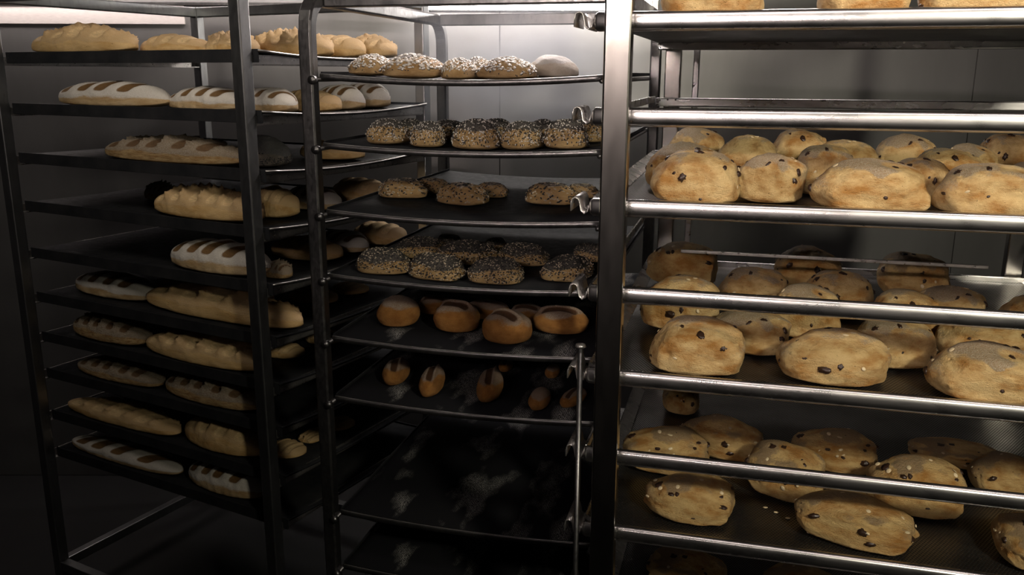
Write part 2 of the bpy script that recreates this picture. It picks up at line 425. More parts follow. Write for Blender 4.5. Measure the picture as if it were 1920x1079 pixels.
# ---- left rack
lr = rack_root(RL, 'wide_rack', 'wide grey steel rack at left, turned sideways, holding long slashed loaves')
ZL = EYE+.200
for u in (.0, .862):
    for v in (-.036, .640):
        add_box('post', (u, v, .06), (u+.031, v+.031, ZL), M_left, lr, .003)
        bm = bmesh.new(); bmesh.ops.create_cone(bm, cap_ends=True, segments=20, radius1=.035, radius2=.035, depth=.022, matrix=Matrix.Translation((u+.015, v+.015, .0355))@Matrix.Rotation(PI/2, 4, 'Y')); from_bm('caster', bm, M_dark, lr, True)
for v in (-.034, .642):
    for z in (ZL-.001, .12): add_box('cross_bar', (.031, v, z-.029), (.862, v+.027, z), M_left, lr)
for u in (.002, .864):
    for z in (ZL-.001, .12): add_box('side_bar', (u, -.005, z-.029), (u+.027, .640, z), M_left, lr)
LU0, LU1, LV1 = .030, .905, .632
def sag_l(u, v):
    t = v/LV1; return -.014*4*t*(1-t)*(.25+.75*(u-LU0)/(LU1-LU0))
LZ = [RL.z0 - STEP*k for k in range(5)]
LZ += [LZ[4]-.124, LZ[4]-.238, LZ[4]-.345, LZ[4]-.470, LZ[4]-.585]
LW = ['highest', 'second from the top', 'third from the top', 'fourth from the top', 'fifth from the top', 'sixth from the top', 'seventh from the top', 'third from the bottom', 'second from the bottom', 'lowest in view']
for k in range(10):
    z = LZ[k]
    for u in (.006, .866):
        bm = bmesh.new(); box(bm, (u, -.004, z-.034), (u+.022, .639, z-.031)); box(bm, (u if u < .1 else u+.019, -.004, z-.034), (u+.003 if u < .1 else u+.022, .639, z-.012)); from_bm('support_angle', bm, M_rail, lr)
    t = empty('deep_tray', RL.P(0, 0, z), -RL.yaw, f'dark wide baking tray of the left rack, {LW[k]}', 'tray', 'wide trays on the left rack')
    from_bm('sheet', grid_sheet(LU0, LU1, .004, LV1, lambda u, v: sag_l(u, v)-.005, 10, 14, .0015), M_sheet, t, True)
    bm = bmesh.new(); box(bm, (LU0, 0, -.028), (LU1-.002, .004, 0)); from_bm('front_lip', bm, M_sheet, t, False, .001)
    bm = bmesh.new(); box(bm, (LU0, LV1-.003, -.008), (LU1-.002, LV1, 0)); from_bm('back_lip', bm, M_sheet, t)
    bm = bmesh.new(); tube(bm, [(LU1, LV1*i/14, sag_l(LU1, LV1*i/14)-.0025) for i in range(15)], .0024, 6); from_bm('side_rim', bm, M_edge if k < 5 else M_sheet, t, True)  # lower rims take the dark sheet colour, shade put into the material

# ------------------------------------------------------------------ bread shapes (unit box: x,y in -.5...5, z in 0..1)
def smooth(a, b, x):
    t = max(0, min(1, (x-a)/(b-a))); return t*t*(3-2*t)
def attr(me, name, vals):
    a = me.attributes.new(name, 'FLOAT', 'POINT'); a.data.foreach_set('value', vals)
_ico = {}
def ico(n):
    if n not in _ico:
        bm = bmesh.new(); bmesh.ops.create_icosphere(bm, subdivisions=n, radius=1)
        _ico[n] = ([v.co.copy() for v in bm.verts], [[v.index for v in f.verts] for f in bm.faces]); bm.free()
    return _ico[n]
def make_mesh(name, co, faces):
    me = bpy.data.meshes.new(name); me.from_pydata(co, [], faces)
    xs = np.array(co); lo, hi = xs.min(0), xs.max(0)
    for v in me.vertices:
        c = v.co; v.co = ((c.x-lo[0])/(hi[0]-lo[0])-.5, (c.y-lo[1])/(hi[1]-lo[1])-.5, (c.z-lo[2])/(hi[2]-lo[2]))
    me.update(); return me
def sgnpow(x, p): return math.copysign(abs(x)**p, x)

def raisin_loaf(seed):
    V, Fc = ico(6); rnd = random.Random(seed); off = Vector((seed*7.3, 1.7, 3.1)); co, cr = [], []
    cut_f = rnd.uniform(-.70, -.86); cut_s = rnd.uniform(.72, .98); skew = rnd.uniform(-.12, .12); cap = rnd.uniform(.55, .8); pw = rnd.uniform(.86, 1.0)
    kn = [(Vector((rnd.uniform(-1, 1), rnd.uniform(-1, .1), rnd.uniform(-.1, .8))).normalized(), rnd.uniform(.05, .15), rnd.uniform(-.055, .06)) for _ in range(16)]
    for p in V:
        x, y, z = sgnpow(p.x, pw), sgnpow(p.y, pw), p.z
        z = math.copysign(abs(z)**.92, z)
        wide = 1+.10*smooth(-.7, .0, z)-.05*smooth(.2, 1, z)
        x *= wide; y *= wide
        x += skew*z
        if z < -.35: z = -.35-(-.35-z)*.28
        # torn flat face at the front, under the overhanging baked cap
        fl = 1-smooth(cap-.22, cap+.16, z+.12*p.x*math.sin(seed))
        lim = cut_f
        lim += .10*noise.noise(Vector((p.x*2, p.z*2, seed)));
        if y < lim: y = lim-(lim-y)*(1-.62*fl)
        if x > cut_s: x = cut_s-(cut_s-x)*(1-.6*fl)
        q = Vector((x, y, z))
        n1 = noise.noise(q*1.3+off); n2 = noise.noise(q*3.2+off); n3 = noise.noise(q*9+off); n4 = noise.noise(q*24+off)
        k = 1+.11*n1+.036*n2+.011*n3+.004*n4
        for c, rr_, h in kn:
            d = (p-c).length
            if d < rr_*2: k += h*math.exp(-(d/rr_)**2*2)
        q = Vector((q.x*k, q.y*k, q.z*k if q.z > -.3 else q.z))
        co.append(q)
        top = smooth(cap-.12, cap+.30, z+.30*n2+.25*n1)
        cr.append(max(top*(.72+.9*n1), .55*smooth(.55, .95, abs(p.x)+.25*n1)*smooth(-.2, .4, z)))
    me = make_mesh('raisin_loaf', co, Fc); attr(me, 'crust', cr); attr(me, 'cut', [0.]*len(co))
    return me
def square_roll(seed, pw=.62, taper=.16, n=5, crust_lo=.25):
    V, Fc = ico(n); rnd = random.Random(seed); off = Vector((seed*5.1, 9.7, 2.1)); co, cr = [], []
    skew = rnd.uniform(-.25, .25); tx = rnd.uniform(-.15, .15)
    for p in V:
        x, y, z = sgnpow(p.x, pw), sgnpow(p.y, pw), math.copysign(abs(p.z)**.85, p.z)
        s = 1-taper*smooth(0, 1, z); x *= s; y *= s; x += skew*y; z *= 1+tx*x
        if z < -.25: z = -.25-(-.25-z)*.3
        q = Vector((x, y, z)); n1 = noise.noise(q*1.6+off); n2 = noise.noise(q*5+off)
        k = 1+.07*n1+.03*n2+.012*noise.noise(q*14+off)
        co.append(Vector((q.x*k, q.y*k, q.z*k if q.z > -.2 else q.z)))
        cr.append(smooth(crust_lo, crust_lo+.5, p.z+.25*n1))
    me = make_mesh('seeded_roll', co, Fc); attr(me, 'crust', cr); attr(me, 'cut', [0.]*len(co)); return me
def brown_roll(seed, slash=True, along=False):
    V, Fc = ico(5); rnd = random.Random(seed); off = Vector((seed*3.1, 4.7, 2.9)); co, cr, ct = [], [], []
    a0 = rnd.uniform(-.5, .5)
    for p in V:
        x, y, z = sgnpow(p.x, .95), sgnpow(p.y, .95), p.z
        if z < -.5: z = -.5-(-.5-z)*.35
        q = Vector((x, y, z)); n1 = noise.noise(q*1.6+off); n2 = noise.noise(q*5+off)
        k = 1+.06*n1+.02*n2; c = 0
        if slash:
            e = abs(y+.1) if along else abs(x)
            s = (x+.25*y+.05) if along else (y+.35*x*a0+.22)
            wd = .30 if along else .20
            g = math.exp(-(s/wd)**4)*smooth(.15, .45, p.z)*smooth(.85, .5, e); k -= .13*g
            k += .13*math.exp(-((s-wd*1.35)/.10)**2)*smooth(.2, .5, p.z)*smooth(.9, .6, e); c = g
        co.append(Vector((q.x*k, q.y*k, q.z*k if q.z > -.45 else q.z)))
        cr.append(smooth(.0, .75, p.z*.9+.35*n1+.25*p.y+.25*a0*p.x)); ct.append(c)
    me = make_mesh('brown_roll', co, Fc); attr(me, 'crust', cr); attr(me, 'cut', ct); return me
def batard(seed, cuts=4, depth=.15, ear=.14, power=.8, lean=.55, crust=.1, wild=0.):
    nu, nv = 150, 64; rnd = random.Random(seed); off = Vector((seed*2.3, .7, 6.1)); co, cr, ct, Fc = [], [], [], []
    jit = [rnd.uniform(-.05, .05) for _ in range(cuts)]; amp = [rnd.uniform(.7, 1.25) for _ in range(cuts)]
    bend = rnd.uniform(-.08, .08)
    for i in range(nu+1):
        t = -1+2*i/nu; tt = math.sin(t*PI/2); rad = max(0, 1-abs(tt)**2.6)**.5
        rad *= (1-.10*abs(tt))
        for j in range(nv):
            a = 2*PI*j/nv; y = math.cos(a); z = math.sin(a)
            y = sgnpow(y, .9); z = math.copysign(abs(z)**.9, z)
            if z < -.35: z = -.35-(-.35-z)*.25
            q = Vector((tt*3.2, y, z)); n1 = noise.noise(q*.8+off); n2 = noise.noise(q*2.6+off); n3 = noise.noise(q*8+off)
            k = 1+.07*n1+.04*n2+.012*n3
            c = 0.
            for m in range(cuts):
                cx = (-1+2*(m+.5)/cuts)*.80+jit[m]
                s = tt-cx-lean*y*.9/cuts*1.2-.02*n2
                w = .46/cuts
                mask = smooth(.10, .45, z)*smooth(1.0, .8, abs(y))
                g = math.exp(-(s/w)**4)*mask
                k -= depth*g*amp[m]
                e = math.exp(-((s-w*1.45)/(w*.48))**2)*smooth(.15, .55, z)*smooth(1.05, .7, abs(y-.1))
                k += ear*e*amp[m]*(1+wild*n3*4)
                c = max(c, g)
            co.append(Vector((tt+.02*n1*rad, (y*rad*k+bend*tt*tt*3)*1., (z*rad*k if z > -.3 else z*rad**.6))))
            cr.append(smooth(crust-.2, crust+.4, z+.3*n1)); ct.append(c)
    for i in range(nu):
        for j in range(nv):
            Fc.append((i*nv+j, (i+1)*nv+j, (i+1)*nv+(j+1) % nv, i*nv+(j+1) % nv))
    me = make_mesh('long_loaf', co, Fc); attr(me, 'crust', cr); attr(me, 'cut', ct); return me

def scatter_on(me, rnd, n, test, dims, shape, lift=0.):
    """points on the mesh surface (unit space) where test(normal, co) holds -> merged bits as one mesh"""
    fs = []
    D = Vector(dims)
    for p in me.polygons:
        nn = Vector((p.normal.x/D.x, p.normal.y/D.y, p.normal.z/D.z)).normalized()
        if test(nn, p.center): fs.append((p.center.copy(), nn, p.area))
    tot = np.cumsum([f[2] for f in fs]); co, fc = [], []
    sv, sf = shape
    for _ in range(n):
        i = int(np.searchsorted(tot, rnd.random()*tot[-1])); c, nn, _a = fs[min(i, len(fs)-1)]
        R = nn.to_track_quat('Z', 'Y').to_matrix() @ Matrix.Rotation(rnd.uniform(0, 2*PI), 3, 'Z') @ Matrix.Rotation(rnd.uniform(-.5, .5), 3, 'X')
        s = rnd.uniform(.75, 1.25); b = len(co)
        jig = Vector((rnd.uniform(-.006, .006)/D.x, rnd.uniform(-.006, .006)/D.y, 0))*.3
        for v in sv:
            w = R @ (v*s) + nn*lift; co.append(Vector((c.x+w.x/D.x, c.y+w.y/D.y, c.z+w.z/D.z))+jig)
        fc += [[b+k for k in f] for f in sf]
    return co, fc
def ell(rx, ry, rz, n=1):
    V, Fc = ico(n); return [Vector((v.x*rx, v.y*ry, v.z*rz)) for v in V], Fc
SH_SEED = ell(.0022, .0012, .0008); SH_BIG = ell(.0034, .0018, .001); SH_POP = ell(.0009, .0009, .0009); SH_FLAKE = ell(.0040, .0028, .0007); SH_OAT = ell(.0042, .0030, .0009, 2)
def bits(name, me, seed, n, test, dims, shape, m, lift=.0006):
    rnd = random.Random(seed); co, fc = scatter_on(me, rnd, n, test, dims, shape, lift)
    b = bpy.data.meshes.new(name); b.from_pydata(co, [], fc); b.update(); b.materials.append(m); b.shade_smooth(); return b

class Kind:     # one prototype: a body mesh and part meshes, shared by its copies
    def __init__(s, name, cat, me, m, parts=(), dims=None):
        s.name, s.cat, s.me, s.parts = name, cat, me, parts
        me.materials.append(m); me.shade_smooth()
def raisin_kind(seed, m, oats):
    me = raisin_loaf(seed); dims = (.145, .11, .10); rnd = random.Random(seed*11); parts = []
    front = lambda n, c: n.y < .25 and n.z > -.35 and c.z > .12
    for i in range(rnd.randint(8, 12)):
        rr_ = rnd.uniform(.0026, .0062); V, Fc = ico(3)
        sv = [Vector((v.x*rr_*1.3, v.y*rr_, v.z*rr_*.7))*(1+.40*noise.noise(v*2.3+Vector((seed, i, 0)))) for v in V]
        parts.append(('raisin', bits('raisin', me, seed*31+i, 1, front, dims, (sv, Fc), M_raisin, -.0018), None))
    for i in range(oats):
        parts.append(('oat_flake', bits('oat_flake', me, seed*37+i, 1, lambda n, c: n.z > -.1 and n.y < .4, dims, SH_OAT, M_oat, .0005), None))
    return Kind('raisin_loaf', 'bread', me, m, parts)
def seeded_kind(seed, bm_, shapes, pw=.62, crust_lo=.25, taper=.16, name='seeded_roll', dims=(.10, .09, .055)):
    me = square_roll(seed, pw, taper, 5, crust_lo); parts = []
    for nm, n, test, sh, m in shapes: parts.append((nm, bits(nm, me, seed*3+n+len(nm)*101, n, test, dims, sh, m), 'stuff'))
    return Kind(name, 'bread roll', me, bm_, parts)
up = lambda n, c: n.z > .12 and c.z > .25
upall = lambda n, c: n.z > -.1 and c.z > .12
K = {}
for i in range(6): K['A%d' % i] = raisin_kind(3+i*2, B_raisin, 3)
for i in range(4): K['O%d' % i] = raisin_kind(41+i*2, B_raisin2, 8)
for i in range(3): K['P%d' % i] = seeded_kind(60+i, B_seed, [('pale_flakes', 420, up, SH_FLAKE, M_flake), ('dark_seeds', 60, upall, SH_SEED, M_seed_d)], .9, .5, .2, dims=(.11, .10, .055))
for i in range(3): K['Q%d' % i] = seeded_kind(70+i, B_poppyroll, [('pale_flakes', 420, upall, SH_SEED, M_flake), ('dark_seeds', 620, upall, SH_SEED, M_seed_d)], .72, .2)
for i in range(3): K['R%d' % i] = seeded_kind(80+i, B_seed, [('pumpkin_seeds', 170, upall, SH_BIG, M_seed_l), ('dark_seeds', 170, upall, SH_BIG, M_seed_d)], .62, .6, .22)
for i in range(4): K['S%d' % i] = seeded_kind(90+i, B_poppyroll, [('sesame_seeds', 330, upall, SH_SEED, M_seed_l), ('poppy_seeds', 900, upall, SH_SEED, M_seed_d)], .58, .12, .14)
K['F0'] = seeded_kind(110, B_pale, [], .95, .2, .2, 'floured_roll')
for i in range(4): K['D%d' % i] = Kind('dark_floured_roll', 'bread roll', brown_roll(120+i, i != 0), B_brown)
for i in range(3): K['E%d' % i] = Kind('small_slashed_roll', 'bread roll', brown_roll(220+i, True, True), B_brown)
for i in range(3): K['T%d' % i] = Kind('long_loaf', 'bread loaf', batard(130+i, 3+i, .12, .22, wild=.3), B_tan)
for i in range(2): K['U%d' % i] = Kind('long_loaf', 'bread loaf', batard(140+i, 4, .08, .10, lean=.3), B_tan)
for i in range(3): K['W%d' % i] = Kind('striped_loaf', 'bread loaf', batard(150+i, 4, .10, .05, lean=.8, crust=-.05), B_white)
for i in range(2): K['X%d' % i] = Kind('rye_loaf', 'bread loaf', batard(160+i, 5, .10, .13, wild=.6), B_mott)
K['Y0'] = Kind('poppy_loaf', 'bread loaf', batard(171, 2, .05, .05), B_poppy)
if True:    # poppy seeds as one crust layer
    me = K['Y0'].me; K['Y0'].parts = [('poppy_seeds', bits('poppy_seeds', me, 5, 1500, upall, (.28, .09, .06), SH_SEED, M_seed_d), 'stuff')]

# ------------------------------------------------------------------ placing bread
GROUP = {'R': 'raisin loaves on the right rack', 'M': 'rolls on the middle rack', 'L': 'long loaves on the left rack'}
placed = []
def place(rk, z, sag, box4, v, kind, D, rot=0., ulim=None, hmax=None, wmin=0):
    """box4 = left, right, top, base in photo pixels; v = depth of the loaf centre in the rack (None: from the base line)"""
    x0, x1, yt, yb = box4; xc = (x0+x1)/2
    zz = z+sag(.3, .3)
    if v is None:
        d = ray(xc, yb); t = (zz-EYE)/d.z; P = Vector((0, 0, EYE))+d*t; u, v = rk.uv(P); v += D/2*.92
    # u so that the centre of the loaf projects to xc
    u = .3
    for _ in range(8):
        zz = z+sag(u, v)
        f = lambda uu: proj(*rk.P(uu, v, zz+.03))[0]
        g = (f(u+.001)-f(u))/.001; u += (xc-f(u))/g
    gx = g; gy = (proj(*rk.P(u, v+.001, zz+.03))[0]-proj(*rk.P(u, v, zz+.03))[0])/.001
    a, b = gx*math.cos(rot)+gy*math.sin(rot), -gx*math.sin(rot)+gy*math.cos(rot)
    W2 = (x1-x0)**2-(D*b)**2; W = math.sqrt(max(W2, (.3*(x1-x0))**2))/abs(a); W = max(W, wmin)
    H = .05
    for _ in range(6):
        h = lambda q: proj(*rk.P(u, v+D*.08, zz+q))[1]
        H += (yt-h(H))/((h(H+.001)-h(H))/.001)
    H *= .985
    if hmax: H = min(H, hmax)
    H = max(H, .025)
    P = rk.P(u, v, zz)
    k = K[kind]
    dd = ray(xc, yb); tt = (zz-EYE)/dd.z; place.vb = rk.uv(Vector((0, 0, EYE))+dd*tt)[1]+D/2*.92
    o = bpy.data.objects.new(k.name, k.me); C.objects.link(o)
    o.location = P; o.rotation_euler = (0, 0, -rk.yaw+rot); o.scale = (W, D, H)
    for nm, me, kd in k.parts:
        c = bpy.data.objects.new(nm, me); C.objects.link(c); c.parent = o
        if kd: c['kind'] = kd
    o['category'] = k.cat
    placed.append((o, kind, u, v, W, D, H, place.vb))
    return o
zero = lambda u, v: 0.
POS = {1: ['only one'], }
def names(n):
    if n == 1: return ['alone']
    if n == 2: return ['left one', 'right one']
    if n == 3: return ['leftmost', 'middle one', 'rightmost']
    base = ['leftmost', 'second from left', 'third from left', 'fourth from left', 'fifth from left', 'sixth from left', 'seventh from left']
    return base[:n-1]+['rightmost']
def batch(rk, z, sag, where, rows, desc, group):
    for rowname, items in rows:
        obs = []
        for it in items:
            box4, v, kind, D = it[:4]; kw = it[4] if len(it) > 4 else {}
            lab = kw.pop('say', None)
            obs.append((place(rk, z, sag, box4, v, kind, D, **kw), (box4[0]+box4[1])/2, lab or desc))
        obs.sort(key=lambda t: t[1])
        for (o, _, l), nm in zip(obs, names(len(obs))):
            o['label'] = f'{l}, {nm} in {rowname} {where}' if rowname else f'{l}, {nm} {where}'; o['group'] = group

zR = [RR.z0-STEP*k+Z_DECK+.0003 for k in range(10)]
gR = 'raisin loaves on the right rack'
batch(RR, zR[0], zero, 'on the highest tray', [('', [((1236, 1434, -88, 19), .085, 'A1', .12), ((1530, 1712, -92, 16), .085, 'A4', .12), ((1716, 1936, -98, 14), .085, 'A5', .12)])], 'raisin loaf cut off by the photo top', gR)
batch(RR, zR[2], zero, 'on the second tray', [
    ('front row', [((1220, 1388, 279, 384), .085, 'A0', .115), ((1378, 1512, 283, 384), .125, 'A2', .10, dict(rot=-.25)), ((1513, 1735, 293, 398), .080, 'A3', .12, dict(rot=.08)), ((1742, 1945, 302, 408), .080, 'A4', .12)]),
    ('second row', [((1210, 1350, 262, 350), .235, 'A2', .11), ((1334, 1455, 250, 340), .30, 'A1', .11), ((1478, 1600, 268, 345), .235, 'A4', .11, dict(rot=.2)), ((1662, 1778, 294, 375), .20, 'A0', .10, dict(rot=.5)), ((1700, 1840, 276, 360), .31, 'A5', .11), ((1880, 1960, 297, 360), .22, 'A2', .10)]),
    ('third row', [((1245, 1362, 235, 310), .44, 'A3', .11), ((1437, 1552, 240, 310), .50, 'A5', .11), ((1502, 1642, 259, 330), .37, 'A1', .11), ((1628, 1752, 247, 320), .49, 'A2', .11), ((1752, 1870, 266, 335), .435, 'A3', .10), ((1822, 1942, 249, 320), .55, 'A0', .11)]),
], 'raisin loaf', gR)
batch(RR, zR[4], zero, 'on the third tray', [
    ('front row', [((1218, 1396, 592, 712), None, 'A5', .12), ((1453, 1663, 612, 733), None, 'A1', .13), ((1727, 1950, 636, 763), None, 'A3', .13)]),
    ('second row', [((1320, 1482, 575, 671), None, 'A2', .105, dict(rot=-.1)), ((1590, 1746, 590, 698), None, 'A4', .12, dict(rot=.3)), ((1748, 1935, 588, 690), .255, 'A0', .11)]),
    ('third row', [((1198, 1350, 512, 604), .30, 'A1', .12), ((1435, 1575, 527, 617), .315, 'A3', .11), ((1622, 1762, 541, 635), .33, 'A5', .115)]),
    ('fourth row', [((1342, 1476, 497, 575), .46, 'A4', .11), ((1500, 1635, 505, 590), .46, 'A0', .11, dict(rot=.2)), ((1706, 1846, 531, 610), .455, 'A2', .11), ((1866, 1980, 550, 625), .40, 'A1', .11)]),
    ('back row', [((1212, 1345, 450, 528), .64, 'O0', .115), ((1450, 1580, 458, 525), .66, 'O1', .11), ((1640, 1780, 470, 545), .66, 'O2', .11)]),
], 'raisin loaf', gR)
batch(RR, zR[6], zero, 'on the fourth tray', [
    ('front row', [((1208, 1378, 889, 990), None, 'O0', .125), ((1487, 1722, 925, 1038), None, 'O1', .125, dict(rot=-.25)), ((1856, 2010, 964, 1082), None, 'O2', .125)]),
    ('second row', [((1168, 1330, 796, 898), None, 'O3', .12), ((1397, 1548, 827, 946), None, 'O2', .125, dict(rot=-.25)), ((1620, 1808, 851, 978), None, 'O0', .13)]),
    ('third row', [((1277, 1436, 780, 868), None, 'O1', .12, dict(rot=-.2)), ((1482, 1645, 801, 893), None, 'O3', .12, dict(rot=-.1)), ((1700, 1876, 826, 900), .44, 'O2', .11), ((1812, 1975, 850, 942), .32, 'O1', .12)]),
    ('back row', [((1243, 1312, 712, 776), .56, 'O3', .10)]),
], 'oat-flecked raisin loaf', gR)
batch(RR, zR[8], zero, 'at the photo bottom', [('', [((1215, 1365, 1034, 1110), .32, 'O2', .12, dict(rot=-.2)), ((1430, 1580, 1060, 1140), .32, 'O1', .12)])], 'partly hidden raisin loaf', gR)

# middle rack
zM = [RM.z0-STEP*k for k in range(9)]
gM = 'rolls on the middle rack'
batch(RM, zM[0], sag_m, 'on the highest sheet', [
    ('front row', [((652, 742, 101, 147), .12, 'P0', .09), ((718, 834, 100, 150), .07, 'P1', .10), ((830, 897, 108, 148), .07, 'P2', .10), ((893, 1007, 106, 149), .07, 'P0', .10)]),
    ('back row', [((868, 928, 106, 145), .20, 'P1', .09), ((990, 1084, 102, 143), .20, 'F0', .10, dict(say='smooth white floured roll'))])], 'round flaky seeded roll', gM)
batch(RM, zM[1], sag_m, 'on the second sheet', [
    ('front row', [((692, 766, 222, 268), .09, 'Q0', .08), ((768, 836, 226, 270), .08, 'Q1', .08), ((843, 942, 222, 276), .07, 'Q2', .09), ((943, 1018, 226, 275), .07, 'Q0', .08), ((1019, 1105, 222, 273), .07, 'Q1', .08)]),
    ('back row', [((735, 800, 222, 262), .25, 'Q2', .09), ((808, 872, 224, 262), .24, 'Q0', .09), ((895, 965, 221, 262), .24, 'Q1', .09), ((985, 1050, 223, 262), .24, 'Q2', .09), ((1078, 1140, 218, 262), .22, 'Q0', .09)])], 'dark seeded roll', gM)
batch(RM, zM[2], sag_m, 'on the third sheet', [
    ('front row', [((709, 802, 333, 380), None, 'R0', .085, dict(rot=.3)), ((823, 912, 341, 388), None, 'R1', .08, dict(rot=-.4)), ((982, 1085, 341, 389), None, 'R2', .085)]),
    ('back row', [((775, 842, 333, 365), .345, 'R1', .08), ((888, 955, 341, 372), .345, 'R2', .08), ((1058, 1125, 344, 372), .37, 'R0', .08)])], 'tan pumpkin-seeded roll', gM)
batch(RM, zM[3], sag_m, 'on the fourth sheet', [
    ('front row', [((667, 772, 465, 524), None, 'S0', .095, dict(rot=.15)), ((765, 875, 475, 531), None, 'S1', .095, dict(rot=-.2)), ((878, 982, 483, 538), None, 'S2', .095, dict(rot=.1)), ((1018, 1110, 478, 538), None, 'S3', .10)]),
    ('second row', [((742, 832, 444, 492), None, 'S2', .09), ((828, 925, 450, 500), None, 'S3', .09, dict(rot=-.4)), ((932, 1032, 456, 503), None, 'S0', .09), ((1074, 1150, 457, 500), None, 'S1', .09)]),
    ('back row', [((815, 868, 439, 478), .345, 'S1', .08), ((905, 950, 446, 482), .345, 'S2', .08)])], 'square poppy-seeded roll', gM)
batch(RM, zM[4], sag_m, 'on the fifth sheet', [
    ('front row', [((707, 787, 553, 624), None, 'D0', .10), ((813, 902, 560, 630), None, 'D1', .095, dict(rot=-.4)), ((903, 998, 577, 653), None, 'D2', .10, dict(rot=-.5)), ((999, 1104, 571, 636), None, 'D3', .095, dict(rot=-.15))]),
    ('back row', [((783, 848, 552, 592), .26, 'D1', .09), ((868, 955, 562, 596), .26, 'D0', .09), ((955, 1022, 568, 602), .24, 'D2', .09)])], 'brown floured roll', gM)
batch(RM, zM[5], sag_m, 'on the sixth sheet', [
    ('front row', [((717, 769, 671, 734), None, 'E0', .12, dict(rot=.15)), ((785, 834, 686, 753), None, 'E1', .12, dict(rot=.1)), ((894, 944, 689, 763), None, 'E2', .13, dict(rot=.1)), ((991, 1033, 728, 778), None, 'D0', .09), ((1050, 1100, 728, 776), None, 'E1', .09, dict(rot=-.3))]),
    ('back row', [((935, 962, 686, 700), .28, 'E0', .06), ((1022, 1050, 692, 706), .26, 'D0', .06)])], 'small slashed brown roll', gM)

# left rack
gL = 'long loaves on the left rack'
def L(k, items, desc):
    batch(RL, LZ[k]-.0045, sag_l, f'on the left rack tray {LW[k]}', [('', items)], desc, gL)
L(0, [((62, 264, 41, 92), .07, 'T1', .11), ((258, 392, 62, 92), .13, 'U0', .09), ((382, 492, 55, 92), .17, 'T0', .10), ((468, 630, 49, 105), .27, 'T2', .12), ((560, 684, 64, 107), .38, 'U1', .11), ((640, 749, 62, 108), .50, 'T1', .11)], 'tan ridged loaf')
L(1, [((108, 320, 150, 192), .07, 'W0', .10), ((315, 472, 160, 200), .10, 'W1', .10), ((450, 563, 163, 211), .13, 'W2', .10), ((520, 638, 165, 211), .28, 'U0', .10), ((590, 686, 157, 210), .39, 'W0', .10), ((640, 736, 154, 204), .50, 'W2', .10)], 'white floured loaf')
L(2, [((194, 462, 249, 309), .08, 'X0', .11), ((440, 546, 251, 312), .15, 'Y0', .11, dict(say='dark poppy-coated loaf')), ((560, 682, 262, 300), .40, 'U1', .10)], 'mottled rye loaf')
L(3, [((290, 500, 340, 410), .075, 'T2', .11), ((272, 330, 336, 362), .24, 'X1', .07), ((470, 560, 346, 400), .19, 'U0', .09), ((530, 642, 345, 390), .35, 'W1', .10), ((620, 728, 332, 384), .50, 'U1', .11)], 'pale bumpy loaf')
L(4, [((320, 510, 447, 513), .07, 'W0', .11), ((495, 550, 484, 521), .09, 'X1', .055), ((505, 640, 441, 502), .32, 'U0', .11), ((590, 696, 430, 480), .44, 'W2', .10), ((660, 762, 415, 462), .555, 'U1', .10)], 'crusty loaf')
L(5, [((140, 300, 508, 560), .10, 'W1', .10, dict(say='white-striped slashed loaf')), ((274, 568, 525, 608), .09, 'T1', .115), ((300, 440, 512, 560), .24, 'T0', .10), ((540, 632, 540, 576), .34, 'U1', .09), ((620, 690, 528, 560), .46, 'U0', .09)], 'big tan loaf')
L(6, [((138, 288, 582, 650), .065, 'X0', .10, dict(say='mottled ridged loaf')), ((274, 508, 616, 694), .065, 'T2', .115), ((310, 470, 607, 650), .20, 'U1', .09), ((490, 569, 640, 672), .20, 'U0', .08), ((570, 640, 618, 650), .345, 'U1', .08)], 'smooth tan loaf')
L(7, [((148, 314, 667, 722), .065, 'X1', .10), ((310, 500, 697, 766), .065, 'X0', .10)], 'speckled slashed loaf')
L(8, [((128, 342, 751, 829), .06, 'T1', .10), ((342, 508, 781, 864), .065, 'U0', .10), ((500, 573, 828, 873), .12, 'U1', .08), ((560, 612, 804, 838), .23, 'T0', .08), ((610, 664, 783, 812), .33, 'U0', .08)], 'golden brown loaf')
L(9, [((136, 345, 830, 887), .06, 'W2', .10), ((354, 505, 864, 938), .065, 'W0', .10)], 'floured scored loaf')

# loose oats on the fourth tray
ov, of = SH_OAT
for (px, py), w in (((1435, 953), 'beside the second row'), ((1477, 973), 'left of the long loaf'), ((1517, 1000), 'before the long loaf'), ((1455, 962), 'between two loaves')):
    d = ray(px, py); t = (zR[6]-EYE)/d.z; P = Vector((0, 0, EYE))+d*t
    me = bpy.data.meshes.new('loose_oat'); me.from_pydata([v*1. for v in ov], [], of); o = link('loose_oat', me, M_oat)
    o.location = P+Vector((0, 0, .001)); tag(o, f'single pale oat flake lying on the perforated fourth tray, {w}', 'oat flake', 'loose oats on the fourth tray')

# ------------------------------------------------------------------ room
def wall(name, lo, hi, m):
    bm = bmesh.new(); box(bm, lo, hi); return structure(name, bm, m)
M_wall = steel('wall_panel_steel', (.22, .216, .212), (.29, .286, .282), .36, .42, .6, 1.5, (1, 1, .3))
M_plaster = plain('ceiling_paint', (.30, .29, .28), .8)
M_side = plain('side_wall_paint', (.05, .05, .055), .8)
M_floor = plain('floor_tile', (.012, .012, .012), .75)
WY = 3.12; CZ = EYE+.95
seams = [-2.6, -.045, 1.60, 2.9]
wall('wall_back', (-2.6, WY+.004, 0), (2.9, WY+.1, CZ), M_seed_d)
for i in range(3):
    bm = bmesh.new(); box(bm, (seams[i]+.002, WY, .002), (seams[i+1]-.002, WY+.0038, CZ-.002)); structure('wall_back_panel', bm, M_wall)
wall('wall_left', (-2.7, -2.2, 0), (-2.6, WY+.1, CZ), M_side)
wall('wall_right', (2.9, -2.2, 0), (3.0, WY+.1, CZ), M_side)
wall('wall_front', (-2.7, -2.3, 0), (3.0, -2.2, CZ), M_side)
